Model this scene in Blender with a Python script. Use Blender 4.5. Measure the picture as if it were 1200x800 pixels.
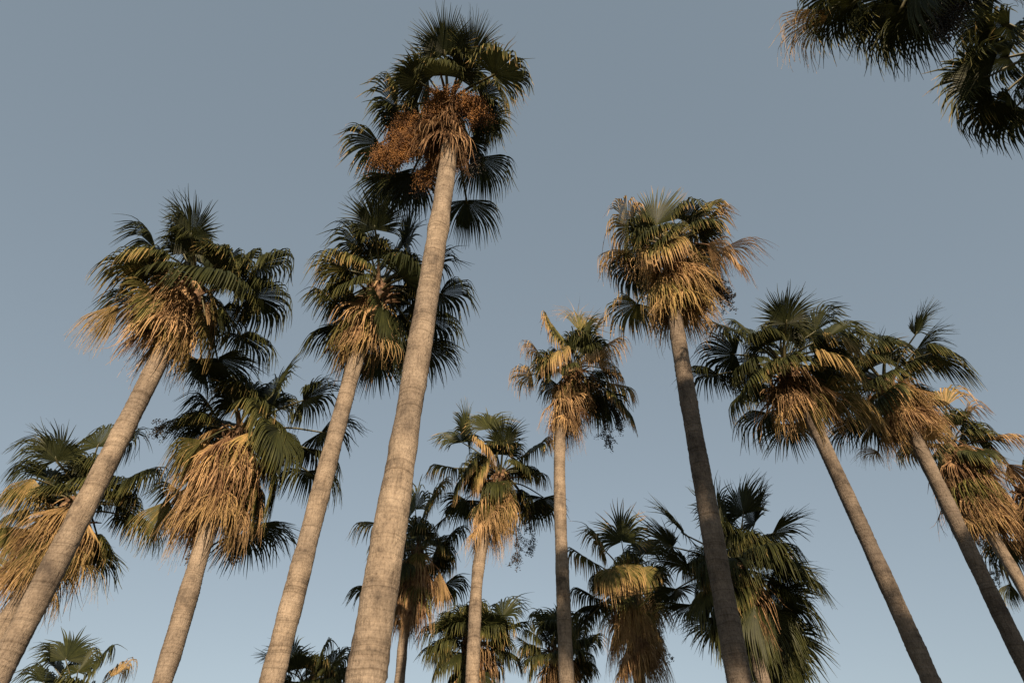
import bpy, math
import numpy as np

C = bpy.context.scene.collection
scene = bpy.context.scene
for _o in list(bpy.data.objects):
    bpy.data.objects.remove(_o)

# ------------------------------------------------------------------ camera
EL = math.radians(42.6)
FPX = 700.0
CAM = np.array((0.0, 0.0, 1.6))
FWD = np.array((0.0, math.cos(EL), math.sin(EL)))
RGT = np.array((1.0, 0.0, 0.0))
UPV = np.array((0.0, -math.sin(EL), math.cos(EL)))
cd = bpy.data.cameras.new("camera")
cd.sensor_width = 36.0
cd.lens = 36.0 * FPX / 1200.0
cd.clip_start = 0.1
cd.clip_end = 6000.0
cam = bpy.data.objects.new("camera", cd)
C.objects.link(cam)
cam.location = CAM
cam.rotation_euler = (math.radians(90) + EL, 0, 0)
scene.camera = cam

# ------------------------------------------------------------------ sky and sun
SUN_EL = math.radians(16.0)
SUN_AZ = math.radians(-8.0)         # the sun stands behind the viewer, a touch to the right
w = bpy.data.worlds.new("World")
scene.world = w
w.use_nodes = True
nt = w.node_tree
nt.nodes.clear()
wo = nt.nodes.new("ShaderNodeOutputWorld")
bg = nt.nodes.new("ShaderNodeBackground")
sky = nt.nodes.new("ShaderNodeTexSky")
sky.sky_type = 'NISHITA'
sky.sun_disc = False
sky.sun_elevation = SUN_EL
sky.sun_rotation = math.pi + SUN_AZ
sky.air_density = 1.0
sky.dust_density = 0.4
sky.ozone_density = 1.0
hs = nt.nodes.new("ShaderNodeHueSaturation")
hs.inputs["Saturation"].default_value = 0.50
hs.inputs["Hue"].default_value = 0.485
bg.inputs["Strength"].default_value = 0.108
nt.links.new(sky.outputs[0], hs.inputs["Color"])
veil = nt.nodes.new("ShaderNodeMix")          # thin high haze evening the sky out
veil.data_type = 'RGBA'
veil.inputs[0].default_value = 0.70
veil.inputs[7].default_value = (1.07, 1.36, 1.63, 1)
nt.links.new(hs.outputs[0], veil.inputs[6])
nt.links.new(veil.outputs[2], bg.inputs["Color"])
nt.links.new(bg.outputs[0], wo.inputs[0])

sd = bpy.data.lights.new("sun", 'SUN')
sd.energy = 5.0
sd.angle = math.radians(0.5)
sd.color = (1.0, 0.78, 0.53)
sun = bpy.data.objects.new("sun", sd)
C.objects.link(sun)
sun.rotation_euler = (math.pi / 2 - SUN_EL, 0, -SUN_AZ)
sun.location = (0, -30, 30)

scene.view_settings.view_transform = 'Standard'
scene.view_settings.look = 'None'
scene.view_settings.exposure = 0.92
scene.view_settings.gamma = 1.0
scene.view_settings.use_curve_mapping = False
scene.render.engine = 'CYCLES'
scene.cycles.max_bounces = 6

# ------------------------------------------------------------------ materials
def new_mat(name):
    m = bpy.data.materials.new(name)
    m.use_nodes = True
    t = m.node_tree
    t.nodes.clear()
    out = t.nodes.new("ShaderNodeOutputMaterial")
    return m, t, out

def node(t, kind, **kw):
    n = t.nodes.new(kind)
    for k, v in kw.items():
        setattr(n, k, v)
    return n

def ramp(t, stops):
    r = node(t, "ShaderNodeValToRGB")
    e = r.color_ramp.elements
    while len(e) < len(stops):
        e.new(0.5)
    for el, (p, c) in zip(e, stops):
        el.position = p
        el.color = (*c, 1)
    return r

def mat_leaf():
    m, t, out = new_mat("palm_leaf")
    dry = node(t, "ShaderNodeAttribute", attribute_name="dry")
    tone = node(t, "ShaderNodeAttribute", attribute_name="tone")
    geo = node(t, "ShaderNodeNewGeometry")
    nz = node(t, "ShaderNodeTexNoise")
    nz.inputs["Scale"].default_value = 9.0
    nz.inputs["Detail"].default_value = 4.0
    t.links.new(geo.outputs["Position"], nz.inputs["Vector"])
    ma = node(t, "ShaderNodeMath", operation='MULTIPLY_ADD')
    t.links.new(nz.outputs["Fac"], ma.inputs[0])
    ma.inputs[1].default_value = 0.34
    ma.inputs[2].default_value = -0.17
    ad = node(t, "ShaderNodeMath", operation='ADD', use_clamp=True)
    t.links.new(ma.outputs[0], ad.inputs[0])
    t.links.new(dry.outputs["Fac"], ad.inputs[1])
    r = ramp(t, [(0.0, (0.021, 0.026, 0.010)), (0.22, (0.043, 0.047, 0.015)), (0.42, (0.105, 0.100, 0.030)),
                 (0.60, (0.33, 0.225, 0.095)), (0.80, (0.41, 0.272, 0.150)), (1.0, (0.105, 0.057, 0.031))])
    t.links.new(ad.outputs[0], r.inputs[0])
    mul = node(t, "ShaderNodeMix", data_type='RGBA', blend_type='MULTIPLY')
    mul.inputs[0].default_value = 1.0
    t.links.new(r.outputs[0], mul.inputs[6])
    t.links.new(tone.outputs["Fac"], mul.inputs[7])
    p = node(t, "ShaderNodeBsdfPrincipled")
    t.links.new(mul.outputs[2], p.inputs["Base Color"])
    rr = node(t, "ShaderNodeMapRange")
    rr.inputs[1].default_value = 0.1
    rr.inputs[2].default_value = 0.7
    rr.inputs[3].default_value = 0.50
    rr.inputs[4].default_value = 0.8
    t.links.new(dry.outputs["Fac"], rr.inputs[0])
    t.links.new(rr.outputs[0], p.inputs["Roughness"])
    p.inputs["Specular IOR Level"].default_value = 0.18
    tr = node(t, "ShaderNodeBsdfTranslucent")
    t.links.new(mul.outputs[2], tr.inputs["Color"])
    mx = node(t, "ShaderNodeMixShader")
    mx.inputs[0].default_value = 0.22
    t.links.new(p.outputs[0], mx.inputs[1])
    t.links.new(tr.outputs[0], mx.inputs[2])
    t.links.new(mx.outputs[0], out.inputs[0])
    return m

def mat_stalk(name, c1, c2, rough=0.55):
    m, t, out = new_mat(name)
    geo = node(t, "ShaderNodeNewGeometry")
    nz = node(t, "ShaderNodeTexNoise")
    nz.inputs["Scale"].default_value = 7.0
    nz.inputs["Detail"].default_value = 5.0
    t.links.new(geo.outputs["Position"], nz.inputs["Vector"])
    r = ramp(t, [(0.38, c1), (0.62, c2)])
    t.links.new(nz.outputs["Fac"], r.inputs[0])
    p = node(t, "ShaderNodeBsdfPrincipled")
    p.inputs["Roughness"].default_value = rough
    t.links.new(r.outputs[0], p.inputs["Base Color"])
    t.links.new(p.outputs[0], out.inputs[0])
    return m

def mat_trunk():
    m, t, out = new_mat("palm_bark")
    at = node(t, "ShaderNodeAttribute", attribute_name="along")     # (turn, metres up the trunk, id)
    sep = node(t, "ShaderNodeSeparateXYZ")
    t.links.new(at.outputs["Vector"], sep.inputs[0])
    geo = node(t, "ShaderNodeNewGeometry")
    # leaf-scar rings, broken up
    n0 = node(t, "ShaderNodeTexNoise"); n0.inputs["Scale"].default_value = 2.2; n0.inputs["Detail"].default_value = 3
    t.links.new(geo.outputs["Position"], n0.inputs["Vector"])
    warp = node(t, "ShaderNodeMath", operation='MULTIPLY_ADD')
    t.links.new(n0.outputs["Fac"], warp.inputs[0]); warp.inputs[1].default_value = 0.12
    t.links.new(sep.outputs[1], warp.inputs[2])
    comb = node(t, "ShaderNodeCombineXYZ")
    t.links.new(warp.outputs[0], comb.inputs[2])
    t.links.new(sep.outputs[2], comb.inputs[0])
    rings = node(t, "ShaderNodeTexNoise"); rings.inputs["Scale"].default_value = 26.0; rings.inputs["Detail"].default_value = 3.0
    t.links.new(comb.outputs[0], rings.inputs["Vector"])
    # fine fibre
    mp = node(t, "ShaderNodeMapping"); mp.inputs["Scale"].default_value = (42, 42, 22)
    t.links.new(geo.outputs["Position"], mp.inputs["Vector"])
    fib = node(t, "ShaderNodeTexNoise"); fib.inputs["Scale"].default_value = 1.0; fib.inputs["Detail"].default_value = 6; fib.inputs["Roughness"].default_value = 0.7
    t.links.new(mp.outputs[0], fib.inputs["Vector"])
    # large blotches of lichen and stain
    bl = node(t, "ShaderNodeTexNoise"); bl.inputs["Scale"].default_value = 3.2; bl.inputs["Detail"].default_value = 5; bl.inputs["Roughness"].default_value = 0.65
    mp2 = node(t, "ShaderNodeMapping"); mp2.inputs["Scale"].default_value = (1, 1, 0.8)
    t.links.new(geo.outputs["Position"], mp2.inputs["Vector"])
    t.links.new(mp2.outputs[0], bl.inputs["Vector"])
    rb = ramp(t, [(0.32, (0.088, 0.072, 0.060)), (0.46, (0.190, 0.154, 0.122)), (0.64, (0.268, 0.220, 0.176))])
    t.links.new(bl.outputs["Fac"], rb.inputs[0])
    rf = ramp(t, [(0.30, (0.38, 0.35, 0.33)), (0.46, (0.88, 0.87, 0.86)), (0.70, (1.28, 1.26, 1.22))])
    t.links.new(fib.outputs["Fac"], rf.inputs[0])
    rg = ramp(t, [(0.32, (0.58, 0.55, 0.52)), (0.43, (0.95, 0.95, 0.95)), (0.70, (1.08, 1.06, 1.04))])
    t.links.new(rings.outputs["Fac"], rg.inputs[0])
    # vertical cracks and weathering that changes with height and from tree to tree, then painted shade
    mp3 = node(t, "ShaderNodeMapping"); mp3.inputs["Scale"].default_value = (30, 30, 2.6)
    t.links.new(geo.outputs["Position"], mp3.inputs["Vector"])
    ck = node(t, "ShaderNodeTexNoise"); ck.inputs["Scale"].default_value = 1.0; ck.inputs["Detail"].default_value = 3
    t.links.new(mp3.outputs[0], ck.inputs["Vector"])
    rck = ramp(t, [(0.33, (0.34, 0.31, 0.29)), (0.41, (1, 1, 1))])
    t.links.new(ck.outputs["Fac"], rck.inputs[0])
    wz = node(t, "ShaderNodeTexNoise"); wz.inputs["Scale"].default_value = 0.55; wz.inputs["Detail"].default_value = 3
    t.links.new(comb.outputs[0], wz.inputs["Vector"])
    rwz = ramp(t, [(0.36, (0.74, 0.74, 0.76)), (0.60, (1.10, 1.08, 1.05))])
    t.links.new(wz.outputs["Fac"], rwz.inputs[0])
    in_shade = node(t, "ShaderNodeMath", operation='GREATER_THAN'); in_shade.inputs[1].default_value = 100.0
    t.links.new(sep.outputs[2], in_shade.inputs[0])
    rshade = ramp(t, [(0.0, (1, 1, 1)), (1.0, (0.62, 0.63, 0.66))])  # shade painted into the bark: darker, cooler tone for the shaded right-hand trunks
    t.links.new(in_shade.outputs[0], rshade.inputs[0])
    chain = rb.outputs[0]
    for rr_, fac in ((rck, 0.38), (rwz, 0.9), (rshade, 1.0)):
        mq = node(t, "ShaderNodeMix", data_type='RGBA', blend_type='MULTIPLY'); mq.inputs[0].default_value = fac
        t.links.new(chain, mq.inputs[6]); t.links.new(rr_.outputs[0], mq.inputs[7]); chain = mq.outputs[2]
    m1 = node(t, "ShaderNodeMix", data_type='RGBA', blend_type='MULTIPLY'); m1.inputs[0].default_value = 0.8
    t.links.new(chain, m1.inputs[6]); t.links.new(rf.outputs[0], m1.inputs[7])
    m2 = node(t, "ShaderNodeMix", data_type='RGBA', blend_type='MULTIPLY'); m2.inputs[0].default_value = 0.75
    t.links.new(m1.outputs[2], m2.inputs[6]); t.links.new(rg.outputs[0], m2.inputs[7])
    p = node(t, "ShaderNodeBsdfPrincipled"); p.inputs["Roughness"].default_value = 0.9
    p.inputs["Specular IOR Level"].default_value = 0.15
    t.links.new(m2.outputs[2], p.inputs["Base Color"])
    hsum = node(t, "ShaderNodeMath", operation='MULTIPLY_ADD')
    t.links.new(rings.outputs["Fac"], hsum.inputs[0]); hsum.inputs[1].default_value = 1.3
    t.links.new(fib.outputs["Fac"], hsum.inputs[2])
    bp = node(t, "ShaderNodeBump"); bp.inputs["Strength"].default_value = 1.0; bp.inputs["Distance"].default_value = 0.02
    t.links.new(hsum.outputs[0], bp.inputs["Height"])
    t.links.new(bp.outputs[0], p.inputs["Normal"])
    t.links.new(p.outputs[0], out.inputs[0])
    return m

def mat_ground():
    m, t, out = new_mat("lawn")
    geo = node(t, "ShaderNodeNewGeometry")
    n1 = node(t, "ShaderNodeTexNoise"); n1.inputs["Scale"].default_value = 0.35; n1.inputs["Detail"].default_value = 6
    n2 = node(t, "ShaderNodeTexNoise"); n2.inputs["Scale"].default_value = 14; n2.inputs["Detail"].default_value = 4
    t.links.new(geo.outputs["Position"], n1.inputs["Vector"]); t.links.new(geo.outputs["Position"], n2.inputs["Vector"])
    r = ramp(t, [(0.35, (0.055, 0.075, 0.03)), (0.6, (0.12, 0.105, 0.06))])
    t.links.new(n1.outputs["Fac"], r.inputs[0])
    r2 = ramp(t, [(0.3, (0.55, 0.55, 0.55)), (0.7, (1.2, 1.2, 1.2))])
    t.links.new(n2.outputs["Fac"], r2.inputs[0])
    mu = node(t, "ShaderNodeMix", data_type='RGBA', blend_type='MULTIPLY'); mu.inputs[0].default_value = 1
    t.links.new(r.outputs[0], mu.inputs[6]); t.links.new(r2.outputs[0], mu.inputs[7])
    p = node(t, "ShaderNodeBsdfPrincipled"); p.inputs["Roughness"].default_value = 0.95
    t.links.new(mu.outputs[2], p.inputs["Base Color"])
    bp = node(t, "ShaderNodeBump"); bp.inputs["Strength"].default_value = 0.6
    t.links.new(n2.outputs["Fac"], bp.inputs["Height"]); t.links.new(bp.outputs[0], p.inputs["Normal"])
    t.links.new(p.outputs[0], out.inputs[0])
    return m

LEAF = mat_leaf()
BARK = mat_trunk()
STALK = mat_stalk("green_petiole", (0.030, 0.037, 0.016), (0.085, 0.072, 0.032))
SHEATH = mat_stalk("leaf_sheath", (0.05, 0.028, 0.016), (0.18, 0.105, 0.058), 0.85)
FRUIT_ORANGE = mat_stalk("orange_fruit", (0.095, 0.035, 0.006), (0.29, 0.125, 0.020), 0.6)
FRUIT_DARK = mat_stalk("dark_fruit", (0.010, 0.009, 0.008), (0.030, 0.022, 0.016), 0.5)
GROUND = mat_ground()

# ------------------------------------------------------------------ mesh helpers
def make_mesh(name, verts, quads, attrs=None, mat=None, smooth=False, vec=None):
    verts = np.asarray(verts, np.float32); quads = np.asarray(quads, np.int32)
    me = bpy.data.meshes.new(name)
    n = len(quads); k = quads.shape[1]
    me.vertices.add(len(verts)); me.vertices.foreach_set("co", verts.ravel())
    me.loops.add(n * k); me.loops.foreach_set("vertex_index", quads.ravel())
    me.polygons.add(n)
    me.polygons.foreach_set("loop_start", np.arange(0, n * k, k, dtype=np.int32))
    me.polygons.foreach_set("use_smooth", np.full(n, smooth, dtype=bool))
    for an, av in (attrs or {}).items():
        a = me.attributes.new(an, 'FLOAT', 'POINT'); a.data.foreach_set("value", np.asarray(av, np.float32).ravel())
    if vec is not None:
        a = me.attributes.new("along", 'FLOAT_VECTOR', 'POINT'); a.data.foreach_set("vector", np.asarray(vec, np.float32).ravel())
    if mat: me.materials.append(mat)
    me.update(calc_edges=True)
    return me

def link(name, me, parent=None):
    o = bpy.data.objects.new(name, me); C.objects.link(o)
    if parent is not None: o.parent = parent
    return o

def unit(v):
    v = np.asarray(v, float); return v / (np.linalg.norm(v) + 1e-12)

def rows(v):
    return v / (np.linalg.norm(v, axis=-1, keepdims=True) + 1e-12)

def spline(pts, n):
    """Catmull-Rom through pts, n samples."""
    P = np.asarray(pts, float)
    P = np.vstack([2 * P[0] - P[1], P, 2 * P[-1] - P[-2]])
    m = len(P) - 3
    out = []
    for u in np.linspace(0, m, n):
        i = min(int(u), m - 1); t = u - i
        p0, p1, p2, p3 = P[i:i + 4]
        out.append(0.5 * (2 * p1 + (p2 - p0) * t + (2 * p0 - 5 * p1 + 4 * p2 - p3) * t * t + (3 * p1 - p0 - 3 * p2 + p3) * t ** 3))
    return np.array(out)

def tube(path, radii, sides=6, flat=1.0):
    """verts, quads of a tapered tube; flat squeezes it along its second axis."""
    P = np.asarray(path, float); n = len(P)
    T = rows(np.gradient(P, axis=0))
    ref = np.array((0, 0, 1.0)) if abs(T[0][2]) < 0.9 else np.array((1.0, 0, 0))
    A = rows(np.cross(T, ref)); B = np.cross(T, A)
    ph = np.arange(sides) * 2 * math.pi / sides
    R = np.asarray(radii, float).reshape(n, 1, 1) * np.ones((n, 1, 1))
    V = P[:, None, :] + R * (np.cos(ph)[None, :, None] * A[:, None, :] + flat * np.sin(ph)[None, :, None] * B[:, None, :])
    i = np.arange(n - 1)[:, None] * sides; j = np.arange(sides)[None, :]; j2 = (j + 1) % sides
    Q = np.stack([i + j, i + j2, i + sides + j2, i + sides + j], -1).reshape(-1, 4)
    return V.reshape(-1, 3), Q

DOWN = np.array((0, 0, -1.0))

def fan(rng, hub, a, n, L=1.15, spread=1.85, nseg=44, droop=0.8, dry=0.1, tip=0.5, split=0.60,
        jit=0.03, width=1.0, cup=0.15, steps=10, fold=0.65, ragged=0.1):
    """One fan blade: a pleated half-round fused in the middle, its segments free and hanging outside."""
    a = unit(a); n = unit(n - a * np.dot(n, a)); b = np.cross(n, a)
    th = np.linspace(-spread, spread, nseg)
    kick = rng.normal(0, jit, nseg)[:, None]; kicked = False
    dth = 2 * spread / nseg
    ln = L * (0.66 + 0.34 * np.cos(th * 0.85)) * rng.uniform(1 - ragged, 1 + ragged * 0.4, nseg)
    ln = ln * np.where(rng.random(nseg) < 0.07 + 0.12 * dry, rng.uniform(0.62, 0.9, nseg), 1.0)
    d = rows(np.cos(th)[:, None] * a + np.sin(th)[:, None] * b + n * (cup * np.abs(np.sin(th)))[:, None])
    side0 = rows(-np.sin(th)[:, None] * a + np.cos(th)[:, None] * b)
    s = np.linspace(0.03, 1.0, steps)
    ds = s[1] - s[0]
    dr = droop * rng.uniform(0.65, 1.4, nseg)
    wander = rng.normal(0, 1, (nseg, 3))
    tw = rng.normal(0, 0.8, nseg)
    wsplit = split * L * dth * 0.5
    P = hub + d * (s[0] * ln)[:, None]
    V = np.empty((nseg, steps, 3, 3)); 
    for k in range(steps):
        sk = s[k]
        free = max(0.0, (sk - split) / (1 - split))
        wk = (sk * ln * dth * 0.5 * 1.08) if sk <= split else wsplit * (1 - 0.90 * free ** 1.05) * (1 - 0.12 * min(1, free * 8)) * np.ones(nseg)
        wk = np.maximum(wk * (width if sk > split else 1.0), 0.002)
        side = rows(side0 - d * np.sum(side0 * d, 1, keepdims=True))
        nr = np.cross(d, side)
        ang = (tw * free)[:, None]
        sd_ = side * np.cos(ang) + nr * np.sin(ang); nn = np.cross(d, sd_)
        V[:, k, 0] = P - sd_ * wk[:, None]
        V[:, k, 1] = P - nn * (fold * wk)[:, None]
        V[:, k, 2] = P + sd_ * wk[:, None]
        if free > 0 and not kicked:
            d = rows(d + side * kick * 1.6); kicked = True
        bend = max(0.0, 1 - abs(sk - 0.60) / 0.22)
        f = (0.30 * droop + (bend * 12.5 * np.maximum(0.0, dr - 0.32))) * ds
        f = np.broadcast_to(f, (nseg,))
        d = rows(d + DOWN * f[:, None] + wander * (0.13 * free * (0.5 + jit * 8)))
        if k < steps - 1:
            P = P + d * (ds * ln)[:, None]
    base = (np.arange(nseg)[:, None] * steps + np.arange(steps - 1)[None, :]) * 3
    q1 = np.stack([base, base + 1, base + 4, base + 3], -1).reshape(-1, 4)
    q2 = np.stack([base + 1, base + 2, base + 5, base + 4], -1).reshape(-1, 4)
    ss = np.clip((s - 0.50) / 0.42, 0, 1) ** 1.2
    drs = np.clip(dry + (tip - dry) * ss[None, :] * rng.uniform(0.45, 1.15, nseg)[:, None] + rng.normal(0, 0.05, nseg)[:, None], 0, 1)
    tone = np.broadcast_to(rng.uniform(0.72, 1.22, nseg)[:, None], (nseg, steps))
    return (V.reshape(-1, 3), np.vstack([q1, q2]), np.repeat(drs.reshape(-1), 3), np.repeat(tone.reshape(-1), 3))

def merge(parts):
    off = 0; VV = []; QQ = []; D = []; T = []
    for v, q, dd, tt in parts:
        VV.append(v); QQ.append(q + off); D.append(np.broadcast_to(dd, (len(v),))); T.append(np.broadcast_to(tt, (len(v),))); off += len(v)
    return np.vstack(VV), np.vstack(QQ), np.concatenate(D), np.concatenate(T)

def out_normal(a):
    """the upper face of a leaf pointing along a"""
    u = np.array((a[0], a[1], 0.0)); h = np.linalg.norm(u)
    u = u / h if h > 1e-6 else np.array((0, 1.0, 0))
    e = math.atan2(a[2], h)
    return -math.sin(e) * u + math.cos(e) * np.array((0, 0, 1.0))

def rot_about(v, ax, ang):
    return v * math.cos(ang) + np.cross(ax, v) * math.sin(ang) + ax * np.dot(ax, v) * (1 - math.cos(ang))

# ------------------------------------------------------------------ pixels of the 1200 x 800 picture to rays
def ray(px, py):
    return FWD + RGT * ((px - 600) / FPX) + UPV * ((400 - py) / FPX)

def at_depth(px, py, d):
    return CAM + ray(px, py) * d

def under(px, py, xy):
    """the point of the pixel's ray nearest the plumb line through xy"""
    r = ray(px, py); h = r[:2]
    t = np.dot(np.asarray(xy)[:2] - CAM[:2], h) / np.dot(h, h)
    return CAM + r * t

# ------------------------------------------------------------------ palm parts
def build_trunk(rng, root, o, path_pts, r_low, r_top, seed):
    P = spline(path_pts, 420) - o
    n = len(P); sides = 32
    T = rows(np.gradient(P, axis=0))
    A = rows(np.cross(T, np.array((0, 1.0, 0)))); B = np.cross(T, A)
    L = np.concatenate([[0], np.cumsum(np.linalg.norm(np.diff(P, axis=0), axis=1))])
    u = L / L[-1]
    R = r_low + (r_top - r_low) * u ** 0.9 + 0.16 * np.exp(-L / 0.5)
    R = R * (1 + 0.012 * rng.normal(0, 1, n) * (rng.random(n) < 0.6)) * (1 + 0.034 * np.interp(L, np.arange(0, L[-1] + 1, 0.35), rng.normal(0, 1, len(np.arange(0, L[-1] + 1, 0.35)))))
    ph = np.arange(sides) * 2 * math.pi / sides
    lump = 1 + 0.014 * rng.normal(0, 1, (n, sides)) + 0.02 * np.sin(2 * ph + seed)[None, :] * np.sin(L * 0.7)[:, None]
    V = P[:, None, :] + (R[:, None] * lump)[..., None] * (np.cos(ph)[None, :, None] * A[:, None, :] + np.sin(ph)[None, :, None] * B[:, None, :])
    i = np.arange(n - 1)[:, None] * sides; j = np.arange(sides)[None, :]; j2 = (j + 1) % sides
    Q = np.stack([i + j, i + sides + j, i + sides + j2, i + j2], -1).reshape(-1, 4)
    al = np.stack([np.broadcast_to(ph / 6.2832, (n, sides)), np.broadcast_to(L[:, None], (n, sides)), np.full((n, sides), seed * 3.7 if seed not in (7, 8, 9, 14) else seed * 3.7 + 100)], -1)  # id is raised on the trunks whose bark carries painted shade
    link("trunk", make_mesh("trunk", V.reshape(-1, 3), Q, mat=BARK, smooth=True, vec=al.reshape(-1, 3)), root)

def build_frond(rng, root, core, hub, axis, L, dry, tip, droop, spread, nseg, roll=None, base_dir=None, name="frond"):
    n = out_normal(axis)
    n = rot_about(n, unit(axis), rng.normal(0, 0.28) if roll is None else roll)
    v, q, dd, tt = fan(rng, hub, axis, n, L=L, spread=spread, nseg=nseg, droop=droop, dry=dry, tip=tip,
                       jit=0.030 + 0.03 * dry, width=1.0 - 0.25 * dry, ragged=0.13 + 0.25 * dry, cup=0.10 + 0.1 * rng.random())
    o = link(name, make_mesh(name, v, q, {"dry": dd, "tone": tt}, LEAF), root)
    # petiole: leaves the heart steeply and bends over to the blade
    mid = core + (hub - core) * 0.5 + np.array((0, 0, 0.10 * np.linalg.norm(hub - core)))
    e = hub + unit(axis) * 0.10
    P = spline([core, mid, hub, e], 10)
    v, q = tube(P, np.linspace(0.040, 0.014, 10), 6, 0.6)
    link("petiole", make_mesh("petiole", v, q, mat=STALK if dry < 0.7 else SHEATH, smooth=True), o)
    return o

def build_dead_frond(rng, root, core, hub, axis, L, dry, spread, nseg, droop=1.1, tip=None):
    n = unit(np.array((axis[0], axis[1], 0.25 * abs(axis[2]))) + rng.normal(0, 0.15, 3))
    v, q, dd, tt = fan(rng, hub, axis, n, L=L, spread=spread, nseg=nseg, droop=droop, dry=dry, tip=dry if tip is None else tip,
                       split=0.34, jit=0.085, width=1.10, ragged=0.38, cup=-0.30, fold=0.8, steps=9)
    tt = tt * rng.uniform(0.62, 1.38)
    mid = core + (hub - core) * 0.55 + np.array((0, 0, 0.12))
    pv, pq = tube(spline([core, mid, hub, hub + unit(axis) * 0.12], 8), np.linspace(0.036, 0.016, 8), 5, 0.6)
    v, q, dd, tt = merge([(v, q, dd, tt), (pv, pq, min(1.0, dry + 0.1), rng.uniform(0.7, 1.0))])
    return link("dead_frond", make_mesh("dead_frond", v, q, {"dry": dd, "tone": tt}, LEAF), root)

OCT_V = np.array([(1, 0, 0), (-1, 0, 0), (0, 1, 0), (0, -1, 0), (0, 0, 1), (0, 0, -1)], float)
OCT_F = np.array([(0, 2, 4), (2, 1, 4), (1, 3, 4), (3, 0, 4), (2, 0, 5), (1, 2, 5), (3, 1, 5), (0, 3, 5)], int)

def build_fruit(rng, root, core, end, mat, n_branch=26, blen=0.55, rf=0.017, per=42, thick=0.10):
    """a hanging fruiting stalk: branchlets along it, each crowded with small berries"""
    core = np.asarray(core, float); end = np.asarray(end, float)
    span = np.linalg.norm(end - core)
    mid = (core + end) / 2 + np.array((0, 0, 0.22 * span))
    P = spline([core, mid, end], 16)
    sv, sq = tube(P, np.linspace(0.022, 0.006, 16), 5)
    pts = []
    tv = []; tq = []; off = 0
    for b in range(n_branch):
        u = rng.uniform(0.32, 1.0); i = min(int(u * 15), 14)
        p0 = P[i]
        dirv = unit(rng.normal(0, 1, 3) * 0.75 + unit(P[i + 1] - P[i]) * 0.8 + DOWN * 0.55)
        k = 7; path = [p0]; dd = dirv
        for _ in range(k):
            dd = unit(dd + DOWN * 0.16 + rng.normal(0, 0.16, 3)); path.append(path[-1] + dd * blen * rng.uniform(0.8, 1.1) / k)
        path = np.array(path)
        v, q = tube(path, np.full(len(path), 0.004), 3); tv.append(v); tq.append(q + off); off += len(v)
        uu = rng.uniform(0.8, k, per); ii = uu.astype(int).clip(0, k - 1); f = (uu - ii)[:, None]
        pts.append(path[ii] * (1 - f) + path[ii + 1] * f + rng.normal(0, thick * 0.42, (per, 3)))
    pts = np.vstack(pts); m = len(pts)
    rad = rf * rng.uniform(0.7, 1.35, m)
    V = pts[:, None, :] + OCT_V[None] * rad[:, None, None] * rng.uniform(0.8, 1.2, (m, 6, 1))
    F = (np.arange(m)[:, None, None] * 6 + OCT_F[None]).reshape(-1, 3)
    tv.append(sv); tq.append(sq + off)
    TV = np.vstack(tv); TQ = np.vstack(tq)
    TF = np.vstack([TQ[:, [0, 1, 2]], TQ[:, [0, 2, 3]]])
    me = make_mesh("fruit_cluster", np.vstack([V.reshape(-1, 3), TV]), np.vstack([F, TF + m * 6]), mat=mat, smooth=True)
    me.materials.append(SHEATH)
    mi = np.zeros(len(me.polygons), np.int32); mi[len(F):] = 1
    me.polygons.foreach_set("material_index", mi)
    link("fruit_cluster", me, root)

def build_core(rng, root, hub, axis, r, down=0.9):
    """swollen heart of old leaf bases"""
    axis = unit(axis); n = 26; sides = 22
    s = np.linspace(-down, 0.45, n)
    R = r * (1.0 + 0.5 * np.exp(-((s + 0.25) / 0.45) ** 2)) * np.clip((0.47 - s) / 0.3, 0.05, 1) ** 0.6
    A = unit(np.cross(axis, (0, 1, 0.01))); B = np.cross(axis, A)
    ph = np.arange(sides) * 2 * math.pi / sides
    lump = 1 + 0.16 * (((np.arange(sides)[None, :] + np.arange(n)[:, None] // 2) % 3) - 1) + rng.normal(0, 0.06, (n, sides))
    V = hub + s[:, None, None] * axis + (R[:, None] * lump)[..., None] * (np.cos(ph)[None, :, None] * A + np.sin(ph)[None, :, None] * B)
    i = np.arange(n - 1)[:, None] * sides; j = np.arange(sides)[None, :]; j2 = (j + 1) % sides
    Q = np.stack([i + j, i + j2, i + sides + j2, i + sides + j], -1).reshape(-1, 4)
    parts_v = [V.reshape(-1, 3)]; parts_q = [Q]; off = n * sides
    for k in range(26):                                   # cut and broken leaf bases standing off the heart
        a = k * 2.399; z = rng.uniform(-0.75, 0.25)
        u = A * math.cos(a) + B * math.sin(a)
        p0 = hub + axis * z + u * r * 1.1
        dv = unit(u * rng.uniform(0.5, 1.0) + axis * rng.uniform(0.3, 0.9))
        ln = rng.uniform(0.18, 0.5)
        v, q = tube([p0, p0 + dv * ln * 0.5, p0 + dv * ln + DOWN * ln * 0.12], [0.055, 0.040, 0.022], 5, 0.55)
        parts_v.append(v); parts_q.append(q + off); off += len(v)
    link("crown_heart", make_mesh("crown_heart", np.vstack(parts_v), np.vstack(parts_q), mat=SHEATH), root)

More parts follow.
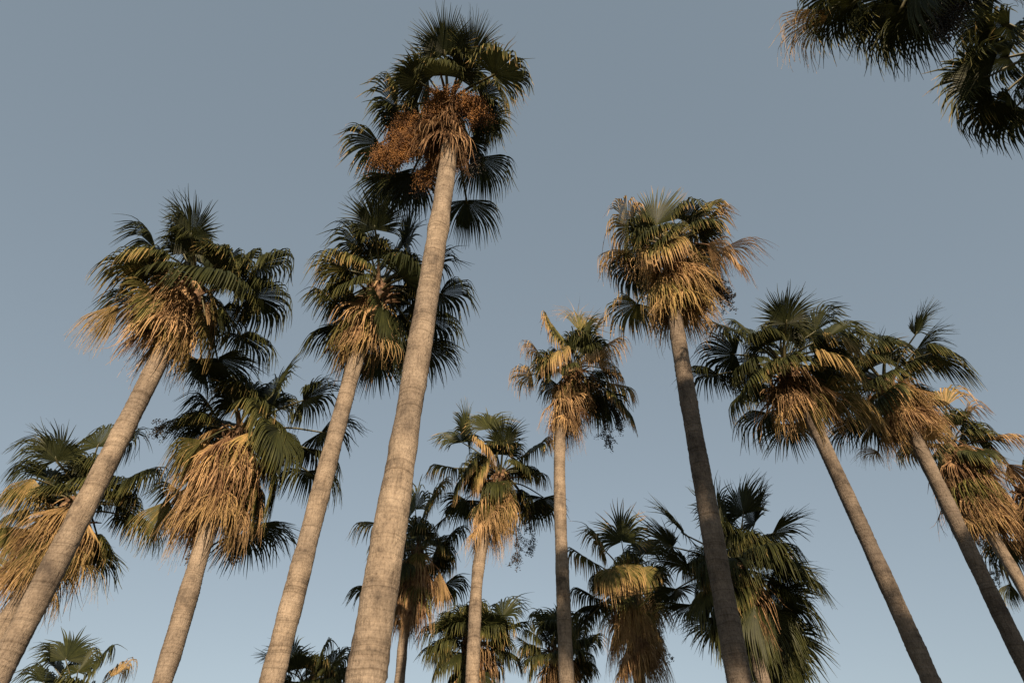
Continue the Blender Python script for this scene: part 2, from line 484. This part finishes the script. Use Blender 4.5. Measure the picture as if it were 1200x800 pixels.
# ------------------------------------------------------------------ one palm
def palm(seed, label, hub_px, depth, top_px, low_px, w_top, w_low, fronds=(), fill=6, fill_az=None,
         skirt=(24, 1.8, 0.8, 0.72, 0.1), skirt_lean=(0, 0), fruits=(), hub3=None, nseg=66, size=1.0, group="tall fan palms of the grove"):
    """fronds: (bx, by, tx, ty, dry, tip, droop, sign, spread, length) - blade base and blade end as seen, sign +1 leans away, -1 towards the viewer
    skirt: (number of dead fronds, length, bottom radius, dryness, dryness spread)"""
    rng = np.random.default_rng(seed)
    if hub3 is None:
        depth = depth * FPX / 933.0
        hub = at_depth(*hub_px, depth)
        p1 = under(*top_px, hub); p2 = under(*low_px, hub)
        rt = w_top * np.dot(p1 - CAM, FWD) / FPX / 2; rl = w_low * np.dot(p2 - CAM, FWD) / FPX / 2
        slim = 0.95 if seed == 1 else 0.86
        rt *= slim; rl *= slim
        dv = unit(p1 - p2); dv = unit(dv * 0.5 + np.array((0, 0, 0.5)))
        base = p2 - dv * (p2[2] + 0.06) / dv[2]
        pts = [base, p2, p1, hub] if p2[2] > 2.0 else [base, (base + p1) / 2, p1, hub]
        frac = (p2[2]) / hub[2]; rl = rl + (rl - rt) * frac * 0.5
    else:
        hub = np.array(hub3, float); base = np.array((hub[0] + rng.normal(0, 0.3), hub[1] + rng.normal(0, 0.3), -0.06))
        pts = [base, base * 0.6 + hub * 0.4, base * 0.2 + hub * 0.8, hub]; rt, rl = w_top, w_low
    o = np.array((base[0], base[1], 0.0))
    root = bpy.data.objects.new("fan_palm", None); C.objects.link(root)
    root.location = o; root.empty_display_size = 0.5
    root["label"] = label; root["category"] = "palm tree"; root["group"] = group
    build_trunk(rng, root, o, pts, rl, rt * 1.0, seed)
    H = hub - o
    ax = unit(hub - pts[-2])
    build_core(rng, root, H, ax, max(0.13, rt * 1.02))
    sc = (depth if hub3 is None else 17.0) / FPX
    for f in fronds:
        f = tuple(f) + (None,) * (10 - len(f))
        bx, by, tx, ty, dry, tip, droop, sg, spread, L = f
        dry = 0.08 if dry is None else dry
        tip = min(1, dry + 0.45) if tip is None else tip
        droop = 0.75 if droop is None else droop
        L = (1.34 if L is None else L * 1.1) * size
        droop = droop * (1.0 + 0.68 * min(1.0, max(0.0, (droop - 0.4) / 0.4)))
        L = L * (0.92 + 0.10 * droop)
        if dry > 0.3 and sg == -1: L *= 0.84
        tip = min(1.0, max(dry, tip + (0.20 if seed in (6, 7, 10, 11, 12, 15) else -0.17) * min(1.0, droop)))
        spread = (1.75 - 0.75 * min(1, max(0, (dry - 0.38) / 0.3))) if spread is None else spread
        v1 = np.array((bx - hub_px[0], hub_px[1] - by)) * sc
        v2 = np.array((tx - bx, by - ty)) * sc
        if sg == 1 and droop <= 0.45 and dry < 0.15 and v1[1] > 0.3 and seed not in (7, 15):
            sg = -0.8; L *= 0.80; droop = max(droop, 0.46)                                      # young fans arching over towards the viewer, dark beneath
        if sg is None: sg = 1 if v1[1] > 0.25 else (1 if rng.random() < 0.5 else -1)
        Lp = max(np.linalg.norm(v1) * 1.06, 0.95 * size)
        z1 = sg * math.sqrt(max(0, Lp ** 2 - v1 @ v1))
        pb = H + RGT * v1[0] + UPV * v1[1] + FWD * z1
        l2 = np.linalg.norm(v2)
        if l2 > L * 0.97: L = l2 / 0.97
        z2 = sg * math.sqrt(max(0, L ** 2 - l2 ** 2)) * 0.75
        axis = RGT * v2[0] + UPV * v2[1] + FWD * z2
        # the gravity bend comes on top: start the axis a little higher
        lift = min(1.0, max(0.0, 1.0 + 1.2 * v2[1] / (l2 + 1e-6)))
        axis = unit(unit(axis) + np.array((0, 0, 0.26 * min(droop, 1.6) * lift)))
        build_frond(rng, root, H + ax * rng.uniform(-0.1, 0.3), pb, axis, L, dry, tip, droop, spread, nseg)
    for k in range(fill if fill_az or hub3 is not None else fill * 3 + 4):
        lo, hi = fill_az if fill_az else (0, 360)
        az = math.radians(lo + (hi - lo) * ((k * 0.618034 + rng.random() * 0.15) % 1.0))
        el = (rng.uniform(0.0, 0.9), rng.uniform(-0.6, 0.1), rng.uniform(0.75, 1.25), rng.uniform(0.1, 0.7))[k % 4]
        dv = np.array((math.cos(el) * math.cos(az), math.cos(el) * math.sin(az), math.sin(el)))
        pb = H + dv * rng.uniform(0.65, 0.85) * size
        axis = unit(dv + DOWN * rng.uniform(0.05, 0.35))
        build_frond(rng, root, H + ax * rng.uniform(0.0, 0.3), pb, axis, rng.uniform(0.9, 1.1) * size, rng.uniform(0.02, 0.15), rng.uniform(0.3, 0.7),
                    rng.uniform(1.0, 1.9), 1.7, nseg)
    ns, sl, sr, sdry, sdv = skirt
    lean = RGT * skirt_lean[0] + np.array((0, 1.0, 0)) * skirt_lean[1]
    if hub3 is None:                                       # long enough to cover the trunk down to where it shows
        ev = p1 - CAM; te = ev[2] / np.linalg.norm(ev[:2])
        sl = max(sl, hub[2] - p1[2] + 0.45 * sr * te)
    ns = int(ns * 1.1 * max(1.0, sl / 2.3))
    for k in range(ns):
        az = k * 2.39996 + rng.normal(0, 0.25)
        lvl = (k + 0.5) / ns                               # 0 = lowest tier, 1 = the newest dead fronds
        L = rng.uniform(0.85, 1.45) * size
        top = 0.15 - (1 - lvl) * max(0.15, sl - 0.95 * L)
        u = np.array((math.cos(az), math.sin(az), 0)); u = unit(u + lean * 0.8)
        core = H + ax * (top + 0.1) + u * rt * 0.8
        rr = max(rt + 0.12, sr * rng.uniform(0.40, 0.85) * (0.75 + 0.25 * lvl))
        pb = H + ax * (top - 0.08) + u * rr * 0.72 + DOWN * rng.uniform(-0.05, 0.15)
        axis = unit(DOWN * rng.uniform(0.55, 1.2) + u * rng.uniform(0.25, 0.6) * min(1.3, sr / 0.75) + rng.normal(0, 0.17, 3))
        dry = float(np.clip(rng.normal(sdry, sdv), 0.45, 1.0))
        pick = rng.random()
        if pick < 0.24: dry = rng.uniform(0.90, 1.0)           # old weathered brown
        elif pick > 0.88 and lvl > 0.4 and seed != 1: dry = rng.uniform(0.36, 0.5)
        build_dead_frond(rng, root, core, pb, axis, L, dry, rng.uniform(0.75, 1.5), 40 if nseg > 48 else 32, droop=rng.uniform(0.8, 1.6))
    for fr in fruits:
        kind, x0, y0, x1, y1, sg = fr[:6]
        nb = fr[6] if len(fr) > 6 else 24
        def off(x, y, z):
            return H + RGT * ((x - hub_px[0]) * sc) + UPV * ((hub_px[1] - y) * sc) + FWD * z
        build_fruit(rng, root, off(x0, y0, -0.1), off(x1, y1, sg), FRUIT_ORANGE if kind == 'o' else FRUIT_DARK, nb,
                    0.5 if kind == 'o' else 0.42, 0.0115 if kind == 'o' else 0.015, 150 if kind == 'o' else 48, 0.15 if kind == 'o' else 0.08)
    return hub

# ------------------------------------------------------------------ ground
gv = []; N = 60
gs = np.sign(np.linspace(-1, 1, N)) * np.abs(np.linspace(-1, 1, N)) ** 3 * 2500
X, Y = np.meshgrid(gs, gs, indexing='ij')
Z = 0.03 * np.sin(X * 0.31) * np.cos(Y * 0.27) * (np.hypot(X, Y) < 60)
i = np.arange(N - 1)[:, None] * N; j = np.arange(N - 1)[None, :]
g = link("ground", make_mesh("ground", np.stack([X, Y, Z], -1).reshape(-1, 3), np.stack([i + j, i + N + j, i + N + j + 1, i + j + 1], -1).reshape(-1, 4), mat=GROUND, smooth=True))
g["kind"] = "structure"; g["label"] = "worn lawn under the palms"

# ------------------------------------------------------------------ the palms
# tall palm in the middle with the orange fruit
palm(1, "tallest palm, thick pale trunk and orange fruit bunches under its crown", (525, 128), 17.0, (524, 198), (428, 800), 20, 50,
     [(523, 72, 519, 26, .04, .5, .3, 1), (500, 84, 468, 40, .05, .6, .7, 1), (552, 78, 568, 32, .05, .5, .4, 1, 1.2),
      (578, 84, 612, 30, .35, .85, .8, 1, 1.3), (580, 98, 613, 100, .08, .75, 1.1, -1), (571, 135, 608, 128, .30, .6, .8, 1, 1.5, .85),
      (461, 117, 404, 88, .15, .75, 1.0, 1), (438, 158, 384, 172, .12, .9, .8, 1), (452, 195, 446, 232, .03, .4, .6, 1), (560, 178, 584, 210, .05, .6, .9, 1, 1.2),
      (544, 226, 556, 262, .05, .5, .7, 1, 1.4), (478, 195, 476, 238, .05, .4, .7, 1), (490, 125, 474, 100, .05, .4, .9, 1), (470, 140, 430, 130, .03, .4, .9, 1)],
     fill=3, skirt=(13, 1.5, 0.33, .99, .01),
     fruits=[('o', 510, 125, 446, 196, -.3, 60), ('o', 508, 135, 474, 194, -.7, 60), ('o', 524, 112, 514, 150, -.8, 46), ('o', 535, 115, 562, 142, -.5, 46), ('d', 530, 150, 560, 195, -.1, 24), ('o', 518, 120, 506, 224, -.8, 60), ('o', 522, 118, 534, 204, -.8, 46), ('d', 520, 150, 490, 225, .2, 26)])
# dark palm behind its trunk
palm(2, "dark green palm crossed by the tallest palm's trunk, its own mottled trunk leaning right", (443, 342), 17.5, (412, 440), (318, 800), 20, 35,
     [(444, 273, 441, 227, .03, .25, .4, 1), (418, 290, 360, 256, .04, .5, .8, 1), (471, 290, 481, 246, .02, .2, .5, 1), (498, 318, 538, 288, .02, .2, .7, 1),
      (512, 342, 553, 356, .03, .3, .8, 1), (498, 370, 525, 398, .03, .3, .8, 1), (420, 322, 350, 317, .36, .70, 1.1, -1), (392, 361, 348, 350, .05, .4, .9, 1),
      (392, 380, 357, 402, .03, .3, .8, 1), (465, 388, 476, 432, .03, .3, .6, -1), (458, 362, 472, 402, .08, .3, .6, -1), (406, 398, 374, 432, .03, .3, .7, 1),
      (492, 405, 507, 440, .03, .3, .6, 1), (434, 415, 436, 458, .02, .2, .5, 1), (478, 330, 510, 322, .03, .2, .8, -1), (455, 300, 462, 262, .03, .2, .5, 1), (470, 400, 480, 440, .03, .3, .5, 1)],
     fill=5, skirt=(20, 1.9, 0.62, .74, .10), skirt_lean=(-.5, -.3))
# left palm
palm(3, "left palm with shaggy straw skirt at the top of a long slanting trunk", (223, 338), 16.5, (180, 434), (-2, 790), 24, 34,
     [(233, 281, 237, 229, .03, .3, .35, 1), (197, 283, 184, 230, .05, .4, .7, 1), (168, 290, 108, 266, .04, .3, .7, 1), (259, 312, 278, 284, .08, .5, 1.2, 1),
      (291, 309, 336, 296, .07, .5, 1.3, 1), (285, 345, 338, 372, .07, .45, .9, 1), (198, 316, 152, 326, .40, .70, 1.3, -1), (156, 352, 106, 384, .04, .3, .8, 1),
      (156, 358, 130, 406, .60, .80, .8, -1, .55), (215, 350, 223, 384, .42, .68, .6, -1), (252, 378, 276, 418, .45, .72, .8, -1), (220, 424, 213, 470, .02, .2, .4, 1),
      (270, 392, 300, 425, .04, .4, .7, 1), (180, 322, 140, 340, .04, .4, .9, 1), (262, 335, 296, 330, .06, .4, 1.2, -1), (215, 305, 205, 268, .05, .4, .6, 1), (240, 420, 255, 462, .02, .3, .5, 1)],
     fill=4, skirt=(28, 1.75, 0.85, .72, .08), skirt_lean=(-.25, -.2))
# shaggy palm low left of centre
palm(4, "shaggy palm with a wide straw skirt and yellowing fronds, left of the mottled trunk", (277, 516), 17.0, (235, 648), (190, 800), 22, 28,
     [(310, 466, 314, 426, .04, .4, .6, 1), (276, 472, 262, 438, .03, .3, .6, 1), (345, 472, 388, 462, .03, .3, .6, 1), (366, 511, 390, 522, .03, .3, .6, 1),
      (322, 484, 346, 520, .25, .62, 1.2, -1), (240, 493, 182, 480, .03, .4, .9, 1), (264, 508, 240, 548, .42, .74, 1.1, -1, 1.1), (314, 566, 322, 610, .36, .66, .7, -1),
      (350, 558, 366, 590, .04, .4, .8, 1), (216, 578, 200, 626, .42, .7, .7, -1, .8), (192, 588, 178, 632, .04, .3, .6, 1), (266, 640, 266, 686, .03, .3, .5, 1),
      (288, 625, 294, 668, .03, .3, .5, 1), (335, 500, 365, 545, .10, .5, 1.1, -1), (300, 480, 286, 455, .06, .4, .9, 1), (350, 530, 375, 560, .03, .3, .8, 1), (240, 500, 205, 505, .03, .4, 1.0, 1), (298, 556, 290, 606, .40, .75, .9, -1, 1.2), (250, 585, 236, 632, .55, .8, .8, -1), (328, 540, 340, 590, .20, .6, .9, -1, 1.3)],
     fill=4, skirt=(34, 2.45, 1.05, .71, .12), fruits=[('d', 250, 600, 212, 664, .3, 16), ('d', 270, 600, 264, 664, .5, 18), ('d', 240, 500, 180, 502, .2, 14)])
# far left palm
palm(5, "palm at the left edge half hidden by a slanting trunk, with a golden skirt", (88, 598), 18.0, (26, 706), (0, 745), 28, 32,
     [(80, 536, 68, 486, .05, .4, .4, 1), (97, 528, 101, 489, .08, .5, .8, 1), (46, 544, 16, 513, .06, .3, .8, 1), (38, 568, -4, 552, .07, .3, 1.2, 1),
      (30, 590, -8, 600, .05, .3, 1.0, 1), (120, 540, 134, 505, .05, .4, .8, 1), (136, 569, 188, 560, .06, .6, 1.0, 1), (136, 610, 174, 648, .04, .3, .7, 1),
      (54, 556, 74, 582, .52, .66, 1.3, -1, .8), (96, 646, 104, 702, .04, .4, .5, 1), (104, 634, 130, 640, .50, .7, 1.1, -1, 1.5, .9), (34, 612, 24, 664, .42, .68, .5, -1),
      (62, 610, 80, 626, .97, 1, .6, -1, 1.2, .8), (60, 650, 66, 690, .05, .4, .5, 1), (12, 640, 4, 690, .45, .66, .6, -1)],
     fill=4, skirt=(34, 2.5, 0.95, .68, .06), skirt_lean=(-.2, -.2))
# straw-tipped palm in the middle right of centre
palm(6, "palm with drooping straw-tipped fronds and a narrow golden skirt, trunk standing upright right of centre", (671, 440), 23.0, (656, 526), (664, 800), 15, 21,
     [(650, 391, 640, 356, .45, .82, 1.2, 1), (681, 388, 684, 350, .45, .8, .7, 1, .6), (691, 404, 711, 378, .26, .6, .5, 1, 1.3), (632, 413, 609, 411, .62, .85, 1.3, 1, 1.3, .9),
      (624, 440, 580, 448, .52, .88, 1.1, 1, 1.4, .9), (653, 410, 638, 424, .52, .75, 1.5, -1), (707, 408, 746, 408, .62, .85, 1.1, 1), (717, 450, 750, 466, .42, .8, 1.2, 1),
      (707, 466, 723, 506, .04, .6, .8, 1), (700, 430, 735, 440, .5, .85, 1.4, -1), (665, 405, 655, 385, .35, .7, 1.3, 1), (715, 462, 742, 490, .06, .7, .9, -1), (690, 425, 700, 405, .6, .8, 1.3, -1), (684, 400, 690, 370, .12, .5, .6, 1)],
     fill=3, skirt=(30, 2.3, 0.62, .76, .12), skirt_lean=(-.1, 0), fruits=[('d', 690, 450, 716, 524, .1, 24), ('d', 690, 450, 732, 500, .1, 20)], nseg=54)
# second tall palm
palm(7, "tall palm with a flared straw skirt on a dark shaded trunk", (789, 296), 18.5, (793, 384), (867, 800), 19, 36,
     [(775, 259, 764, 214, .08, .75, .35, 1), (742, 263, 710, 240, .48, .85, 1.1, 1), (741, 291, 710, 306, .52, .85, 1.1, 1), (820, 256, 848, 221, .45, .85, 1.0, 1),
      (828, 262, 866, 262, .42, .8, .9, 1), (856, 287, 912, 292, .80, .95, .7, 1), (815, 293, 840, 329, .82, .9, 1.2, -1), (752, 354, 726, 383, .35, .75, .9, 1),
      (758, 305, 738, 335, .12, .7, 1.1, 1), (800, 275, 806, 248, .42, .8, 1.0, 1), (840, 300, 866, 330, .70, .9, 1.1, -1), (770, 290, 750, 310, .5, .8, 1.3, -1), (820, 330, 846, 362, .75, .95, .8, 1), (800, 352, 812, 396, .3, .8, .5, 1)],
     fill=3, skirt=(36, 1.75, 0.88, .69, .08), fruits=[('d', 815, 315, 852, 355, -.1, 26), ('d', 815, 315, 842, 340, -.3, 16)])
# green palm right
palm(8, "green palm with mixed tan fronds on a right-slanting trunk, touching the crown beside it", (922, 436), 18.5, (960, 510), (1092, 800), 18, 25,
     [(914, 380, 918, 334, .05, .4, .35, 1), (967, 388, 978, 354, .06, .5, .7, 1), (985, 394, 1014, 376, .06, .5, .7, 1), (1002, 412, 1042, 414, .06, .6, .9, 1),
      (958, 398, 990, 408, .48, .75, 1.2, -1), (873, 390, 846, 374, .04, .4, .7, 1), (870, 416, 820, 420, .04, .4, .7, 1), (873, 450, 834, 470, .10, .7, .9, -1),
      (947, 457, 984, 478, .44, .72, .9, -1), (980, 465, 1010, 490, .50, .8, 1.0, -1), (922, 462, 926, 500, .45, .8, .8, -1, 1.2), (906, 485, 900, 520, .12, .8, .7, 1),
      (895, 400, 885, 372, .05, .4, .7, 1), (990, 440, 1020, 460, .08, .6, .9, 1), (940, 420, 960, 425, .55, .8, 1.3, -1, 1.3), (850, 440, 826, 450, .04, .4, .7, 1), (938, 500, 946, 538, .1, .7, .5, 1)],
     fill=5, skirt=(18, 1.5, 0.70, .80, .12))
palm(9, "palm with a flared tan skirt, its dark trunk running out at the right edge", (1040, 456), 20.0, (1081, 531), (1200, 775), 17, 23,
     [(1060, 393, 1073, 352, .05, .3, .4, 1, 1.3), (1054, 403, 1042, 385, .06, .5, .8, 1), (1090, 410, 1141, 410, .06, .3, .5, 1, 1.4), (1076, 414, 1106, 432, .12, .6, 1.0, -1),
      (1016, 414, 996, 380, .05, .5, .6, 1), (1018, 430, 992, 416, .06, .6, .8, 1), (1013, 494, 1000, 534, .03, .2, .5, 1), (1084, 472, 1108, 482, .05, .4, .9, 1),
      (1010, 462, 985, 470, .12, .7, 1.0, -1), (1045, 492, 1036, 535, .05, .4, .5, 1), (1088, 425, 1120, 440, .05, .4, .8, 1), (1046, 534, 1030, 544, .72, .9, .6, 1, 1.2, .7)],
     fill=4, skirt=(30, 1.95, 0.95, .76, .08), skirt_lean=(.15, -.2))
palm(10, "brown withered palm behind the dark trunk at the right edge", (1117, 530), 23.0, (1152, 606), (1202, 694), 14, 17,
     [(1122, 478, 1126, 446, .55, .8, .9, 1, 1.1), (1140, 500, 1166, 468, .72, .9, 1.1, 1), (1142, 512, 1172, 510, .72, .9, 1.0, -1), (1112, 596, 1104, 628, .62, .8, .8, -1, 1.0, .7), (1166, 540, 1186, 574, .85, .95, 1.0, -1), (1176, 560, 1190, 602, .9, 1, .9, -1), (1160, 590, 1172, 640, .9, 1, .8, -1), (1182, 610, 1192, 668, .95, 1, .7, -1), (1150, 560, 1140, 600, .8, .95, 1, -1),
      (1144, 664, 1137, 692, .05, .4, .6, -1, 1.0, .6), (1110, 500, 1095, 480, .08, .5, .8, 1), (1128, 508, 1142, 488, .6, .85, 1.2, 1), (1130, 560, 1160, 600, .8, 1, .9, 1)],
     fill=3, skirt=(46, 3.0, 0.95, .84, .12), nseg=38, fruits=[('d', 1130, 560, 1160, 680, .4, 24), ('d', 1140, 560, 1185, 690, .4, 20)])
palm(11, "brown withered crown cut off by the right edge", (1208, 585), 22.0, (1236, 640), (1286, 740), 15, 18,
     [(1185, 560, 1150, 548, .75, .9, 1.0, 1), (1190, 575, 1160, 590, .85, .95, 1.1, -1), (1200, 550, 1190, 525, .78, .95, 1.2, 1), (1192, 610, 1172, 650, .8, 1, .9, 1), (1200, 640, 1186, 690, .1, .7, .6, 1)],
     fill=4, fill_az=(-60, 60), skirt=(44, 3.0, 1.0, .88, .1), nseg=50)
# mid row
palm(12, "palm with golden skirt and dark hanging fruit, standing left of the upright trunk", (586, 562), 25.0, (562, 655), (553, 800), 15.5, 20,
     [(590, 519, 602, 481, .04, .3, .35, 1), (544, 513, 547, 480, .05, .4, .5, 1), (540, 522, 515, 508, .05, .4, .6, 1), (562, 518, 586, 528, .52, .72, 1.0, -1),
      (572, 506, 570, 484, .15, .5, .6, 1), (530, 553, 492, 560, .30, .75, 1.0, 1), (626, 532, 650, 522, .10, .7, 1.1, 1), (638, 588, 646, 626, .03, .3, .6, 1),
      (587, 586, 591, 616, .42, .66, .7, -1), (614, 560, 640, 566, .10, .6, 1.1, 1), (552, 545, 534, 562, .12, .6, 1.2, -1), (566, 540, 560, 560, .45, .75, 1.3, -1), (620, 595, 636, 625, .03, .4, .6, 1), (545, 590, 535, 630, .03, .4, .5, 1)],
     fill=4, skirt=(32, 2.25, 0.75, .70, .10), skirt_lean=(-.3, -.2), fruits=[('d', 600, 580, 607, 660, -.1, 20), ('d', 605, 580, 627, 645, .1, 20)], nseg=50)
palm(13, "palm with a ragged brown skirt just behind the thick pale trunk", (489, 652), 26.0, (473, 748), (468, 800), 13, 15,
     [(440, 620, 404, 636, .42, .70, .9, 1), (430, 700, 410, 722, .06, .4, .7, 1), (505, 585, 530, 570, .46, .72, .9, 1), (520, 611, 549, 597, .05, .3, .5, 1),
      (484, 602, 478, 568, .20, .6, .8, 1), (522, 636, 546, 636, .06, .4, .8, 1), (517, 662, 516, 712, .72, .85, .4, -1, .5), (520, 690, 530, 725, .05, .4, .6, 1), (500, 600, 508, 580, .3, .7, 1.0, 1), (460, 640, 436, 665, .08, .5, .9, 1)],
     fill=5, skirt=(34, 2.8, 0.62, .86, .11), nseg=46)
palm(14, "big dark green palm behind the dark shaded trunk, no sunlit skirt", (868, 676), 19.0, (888, 778), (897, 806), 18, 20,
     [(852, 618, 857, 572, .05, .35, .5, 1), (893, 620, 912, 588, .06, .4, .44, 1), (915, 632, 967, 640, .06, .35, .44, 1), (920, 675, 970, 672, .05, .3, .44, 1),
      (926, 700, 954, 738, .05, .3, .44, 1), (809, 634, 783, 610, .06, .4, .44, 1), (796, 650, 755, 629, .06, .35, .44, 1), (824, 684, 795, 712, .30, .45, .6, -1),
      (818, 718, 820, 754, .05, .4, .44, 1), (896, 736, 914, 782, .05, .4, .44, 1), (920, 718, 945, 752, .06, .4, .44, 1), (866, 690, 862, 738, .10, .4, .7, -1), (882, 704, 886, 760, .08, .4, .7, -1), (852, 700, 846, 756, .08, .35, .7, -1), (896, 712, 908, 764, .10, .4, .7, -1), (874, 742, 878, 796, .12, .4, .6, -1), (904, 660, 948, 668, .06, .35, .7, -1), (884, 640, 904, 616, .06, .4, .8, -1), (836, 676, 806, 690, .06, .4, .7, -1), (910, 730, 934, 776, .06, .4, .5, -1),
      (812, 670, 772, 678, .06, .4, .44, 1), (890, 650, 930, 650, .06, .35, .8, -1), (840, 650, 815, 640, .07, .4, .8, -1), (905, 690, 940, 700, .06, .4, .7, -1), (850, 740, 845, 790, .05, .4, .44, 1), (876, 735, 880, 790, .10, .5, .5, -1), (905, 745, 900, 800, .10, .5, .5, -1), (850, 715, 845, 765, .08, .5, .6, -1), (800, 700, 785, 740, .05, .4, .44, 1), (880, 610, 890, 575, .05, .4, .44, 1)],
     fill=8, skirt=(3, 2.0, 0.3, .95, .03))
palm(15, "low palm with a long straw skirt left of the big dark green crown", (738, 694), 24.0, (746, 770), (752, 820), 15, 17,
     [(732, 641, 728, 600, .15, .75, .5, 1), (708, 648, 681, 622, .25, .65, .7, 1), (692, 663, 667, 666, .36, .68, 1.2, 1), (730, 656, 727, 676, .50, .75, 1.4, -1),
      (698, 705, 684, 716, .05, .4, .8, 1), (694, 730, 680, 756, .04, .3, .6, 1), (758, 655, 774, 640, .08, .5, .9, 1), (715, 660, 704, 672, .45, .7, 1.4, -1), (760, 690, 778, 700, .1, .5, .9, 1), (748, 660, 752, 678, .42, .7, 1.3, -1), (700, 715, 690, 745, .04, .3, .7, 1)],
     fill=4, skirt=(38, 3.0, 0.95, .72, .10), fruits=[('d', 755, 705, 780, 775, .2, 30)], nseg=50)
palm(16, "low dark green crown behind the golden-skirted palm's trunk", (552, 754), 24.0, (552, 830), (548, 880), 14, 16,
     [(540, 726, 530, 704, .04, .3, .4, 1), (575, 726, 582, 704, .04, .3, .4, 1), (588, 730, 602, 713, .05, .5, .6, 1), (592, 746, 610, 752, .05, .4, .6, 1), (520, 746, 495, 752, .04, .3, .8, 1),
      (556, 728, 556, 702, .04, .3, .4, 1), (585, 770, 600, 785, .04, .5, .7, 1), (522, 770, 505, 790, .04, .4, .7, 1), (560, 770, 570, 795, .05, .4, .7, -1), (540, 770, 535, 795, .05, .4, .7, -1)],
     fill=8, skirt=(18, 2.0, 0.7, .9, .1), nseg=46)
palm(17, "small far crown with a yellow-green fan beside the upright trunk's foot", (652, 772), 27.0, (659, 830), (662, 870), 11, 12,
     [(634, 778, 608, 777, .33, .45, .4, 1), (641, 748, 636, 728, .20, .8, .8, 1), (676, 750, 690, 730, .08, .4, .7, 1), (685, 765, 705, 760, .06, .4, .7, 1), (655, 742, 656, 722, .1, .5, .6, 1), (676, 785, 690, 800, .05, .4, .7, 1), (640, 790, 632, 805, .45, .7, .9, -1)],
     fill=6, skirt=(18, 2.0, 0.7, .8, .1), nseg=44)
palm(18, "crown top peeping over the bottom edge beside the mottled trunk", (358, 812), 26.0, (354, 880), (350, 930), 14, 16,
     [(352, 778, 350, 750, .04, .3, .35, 1), (325, 792, 290, 780, .04, .3, .5, 1), (384, 786, 408, 768, .08, .4, .9, 1), (370, 782, 378, 760, .06, .4, .8, 1), (336, 784, 322, 762, .05, .3, .5, 1), (390, 800, 412, 798, .06, .4, .8, 1)],
     fill=6, skirt=(16, 2.0, 0.7, .8, .1), nseg=46)
palm(19, "crown top at the bottom left corner with one tan frond", (82, 838), 25.0, (70, 900), (60, 940), 14, 16,
     [(80, 796, 80, 772, .10, .6, .8, 1), (48, 792, 24, 766, .04, .3, .6, 1), (62, 784, 52, 766, .04, .3, .5, 1), (118, 803, 142, 788, .62, .8, 1.0, 1), (100, 790, 110, 768, .06, .5, .8, 1), (36, 810, 10, 800, .04, .3, .7, 1)],
     fill=6, skirt=(16, 2.0, 0.7, .8, .1), nseg=46)
# the two crowns reaching in at the top right
palm(20, "near palm crown reaching in from the top edge with dark fruit hanging", (1128, -86), 10.5, (1210, -36), (1330, 50), 34, 38,
     [(1001, -16, 944, 12, .66, .9, .8, 1, .7), (1046, -10, 1036, 50, .05, .3, .6, -1, 1.5), (1078, -10, 1066, 38, .06, .4, .7, 1, 1.5), (1016, -40, 976, -20, .1, .6, .8, 1), (1106, -10, 1116, 40, .05, .4, .6, 1, 1.3), (1028, -24, 996, 4, .2, .7, .8, 1, 1.2), (1066, -22, 1050, 26, .06, .4, .8, 1, 1.4), (1091, -20, 1082, 30, .08, .5, .8, -1, 1.4), (1132, -18, 1128, 34, .06, .5, .8, -1, 1.3), (1150, -34, 1150, 4, .2, .6, .8, -1, 1.1)],
     fill=12, fill_az=(-60, 150), size=.80, skirt=(14, 1.4, 0.6, .85, .1),
     fruits=[('d', 1112, -50, 1094, 50, -.2, 26)])
palm(21, "near palm crown reaching in from the right edge below the top corner", (1250, 70), 13.0, (1300, 110), (1440, 200), 28, 32,
     [(1188, 4, 1130, 32, .10, .55, .8, 1), (1180, 78, 1097, 88, .08, .75, .6, 1), (1188, 108, 1158, 144, .05, .6, .8, 1), (1195, -14, 1170, -4, .25, .7, .9, -1), (1205, 66, 1170, 66, .3, .6, 1.0, -1), (1204, 16, 1166, 24, .1, .6, .8, 1), (1198, 58, 1146, 60, .08, .6, .8, 1), (1202, 90, 1156, 104, .06, .5, .7, -1), (1206, 36, 1176, 42, .1, .6, 1.0, -1), (1210, 116, 1190, 142, .05, .5, .7, 1)],
     fill=12, fill_az=(-70, 90), size=.74, skirt=(14, 1.4, 0.6, .85, .1))
# more of the grove, behind the viewer; their long evening shadows lie on the trunks ahead
SUN_DIR = np.array((-math.sin(SUN_AZ) * math.cos(SUN_EL), -math.cos(SUN_AZ) * math.cos(SUN_EL), math.sin(SUN_EL)))
def back_palm(seed, label, hub_px, depth, px, py, dist, side=0.0):
    """a palm up-sun of the trunk seen at (px, py), so that the shade of its crown begins there"""
    h = at_depth(*hub_px, depth * FPX / 933.0)
    p = under(px, py, h) + SUN_DIR * dist + np.array((side, 0, -1.5))
    palm(seed, label, (0, 0), 17, None, None, 0.19, 0.25, fill=28, hub3=p, skirt=(22, 1.8, .8, .75, .1), group="fan palms behind the viewpoint")
back_palm(31, "palm of the same grove behind the viewpoint, nearest on the right", (789, 296), 18.5, 804, 436, 16)
back_palm(32, "palm of the same grove behind the viewpoint, shortest and squat", (789, 296), 18.5, 828, 560, 19)
back_palm(33, "palm of the same grove behind the viewpoint, close to the camera line", (671, 440), 23.0, 659, 625, 24, .25)
back_palm(34, "palm of the same grove behind the viewpoint, farther to the right", (922, 436), 18.5, 1055, 722, 17)
back_palm(35, "palm of the same grove behind the viewpoint, rightmost", (1040, 456), 20.0, 1118, 615, 19)
back_palm(36, "palm of the same grove behind the viewpoint, second from the right", (922, 436), 18.5, 1025, 655, 33, -0.9)
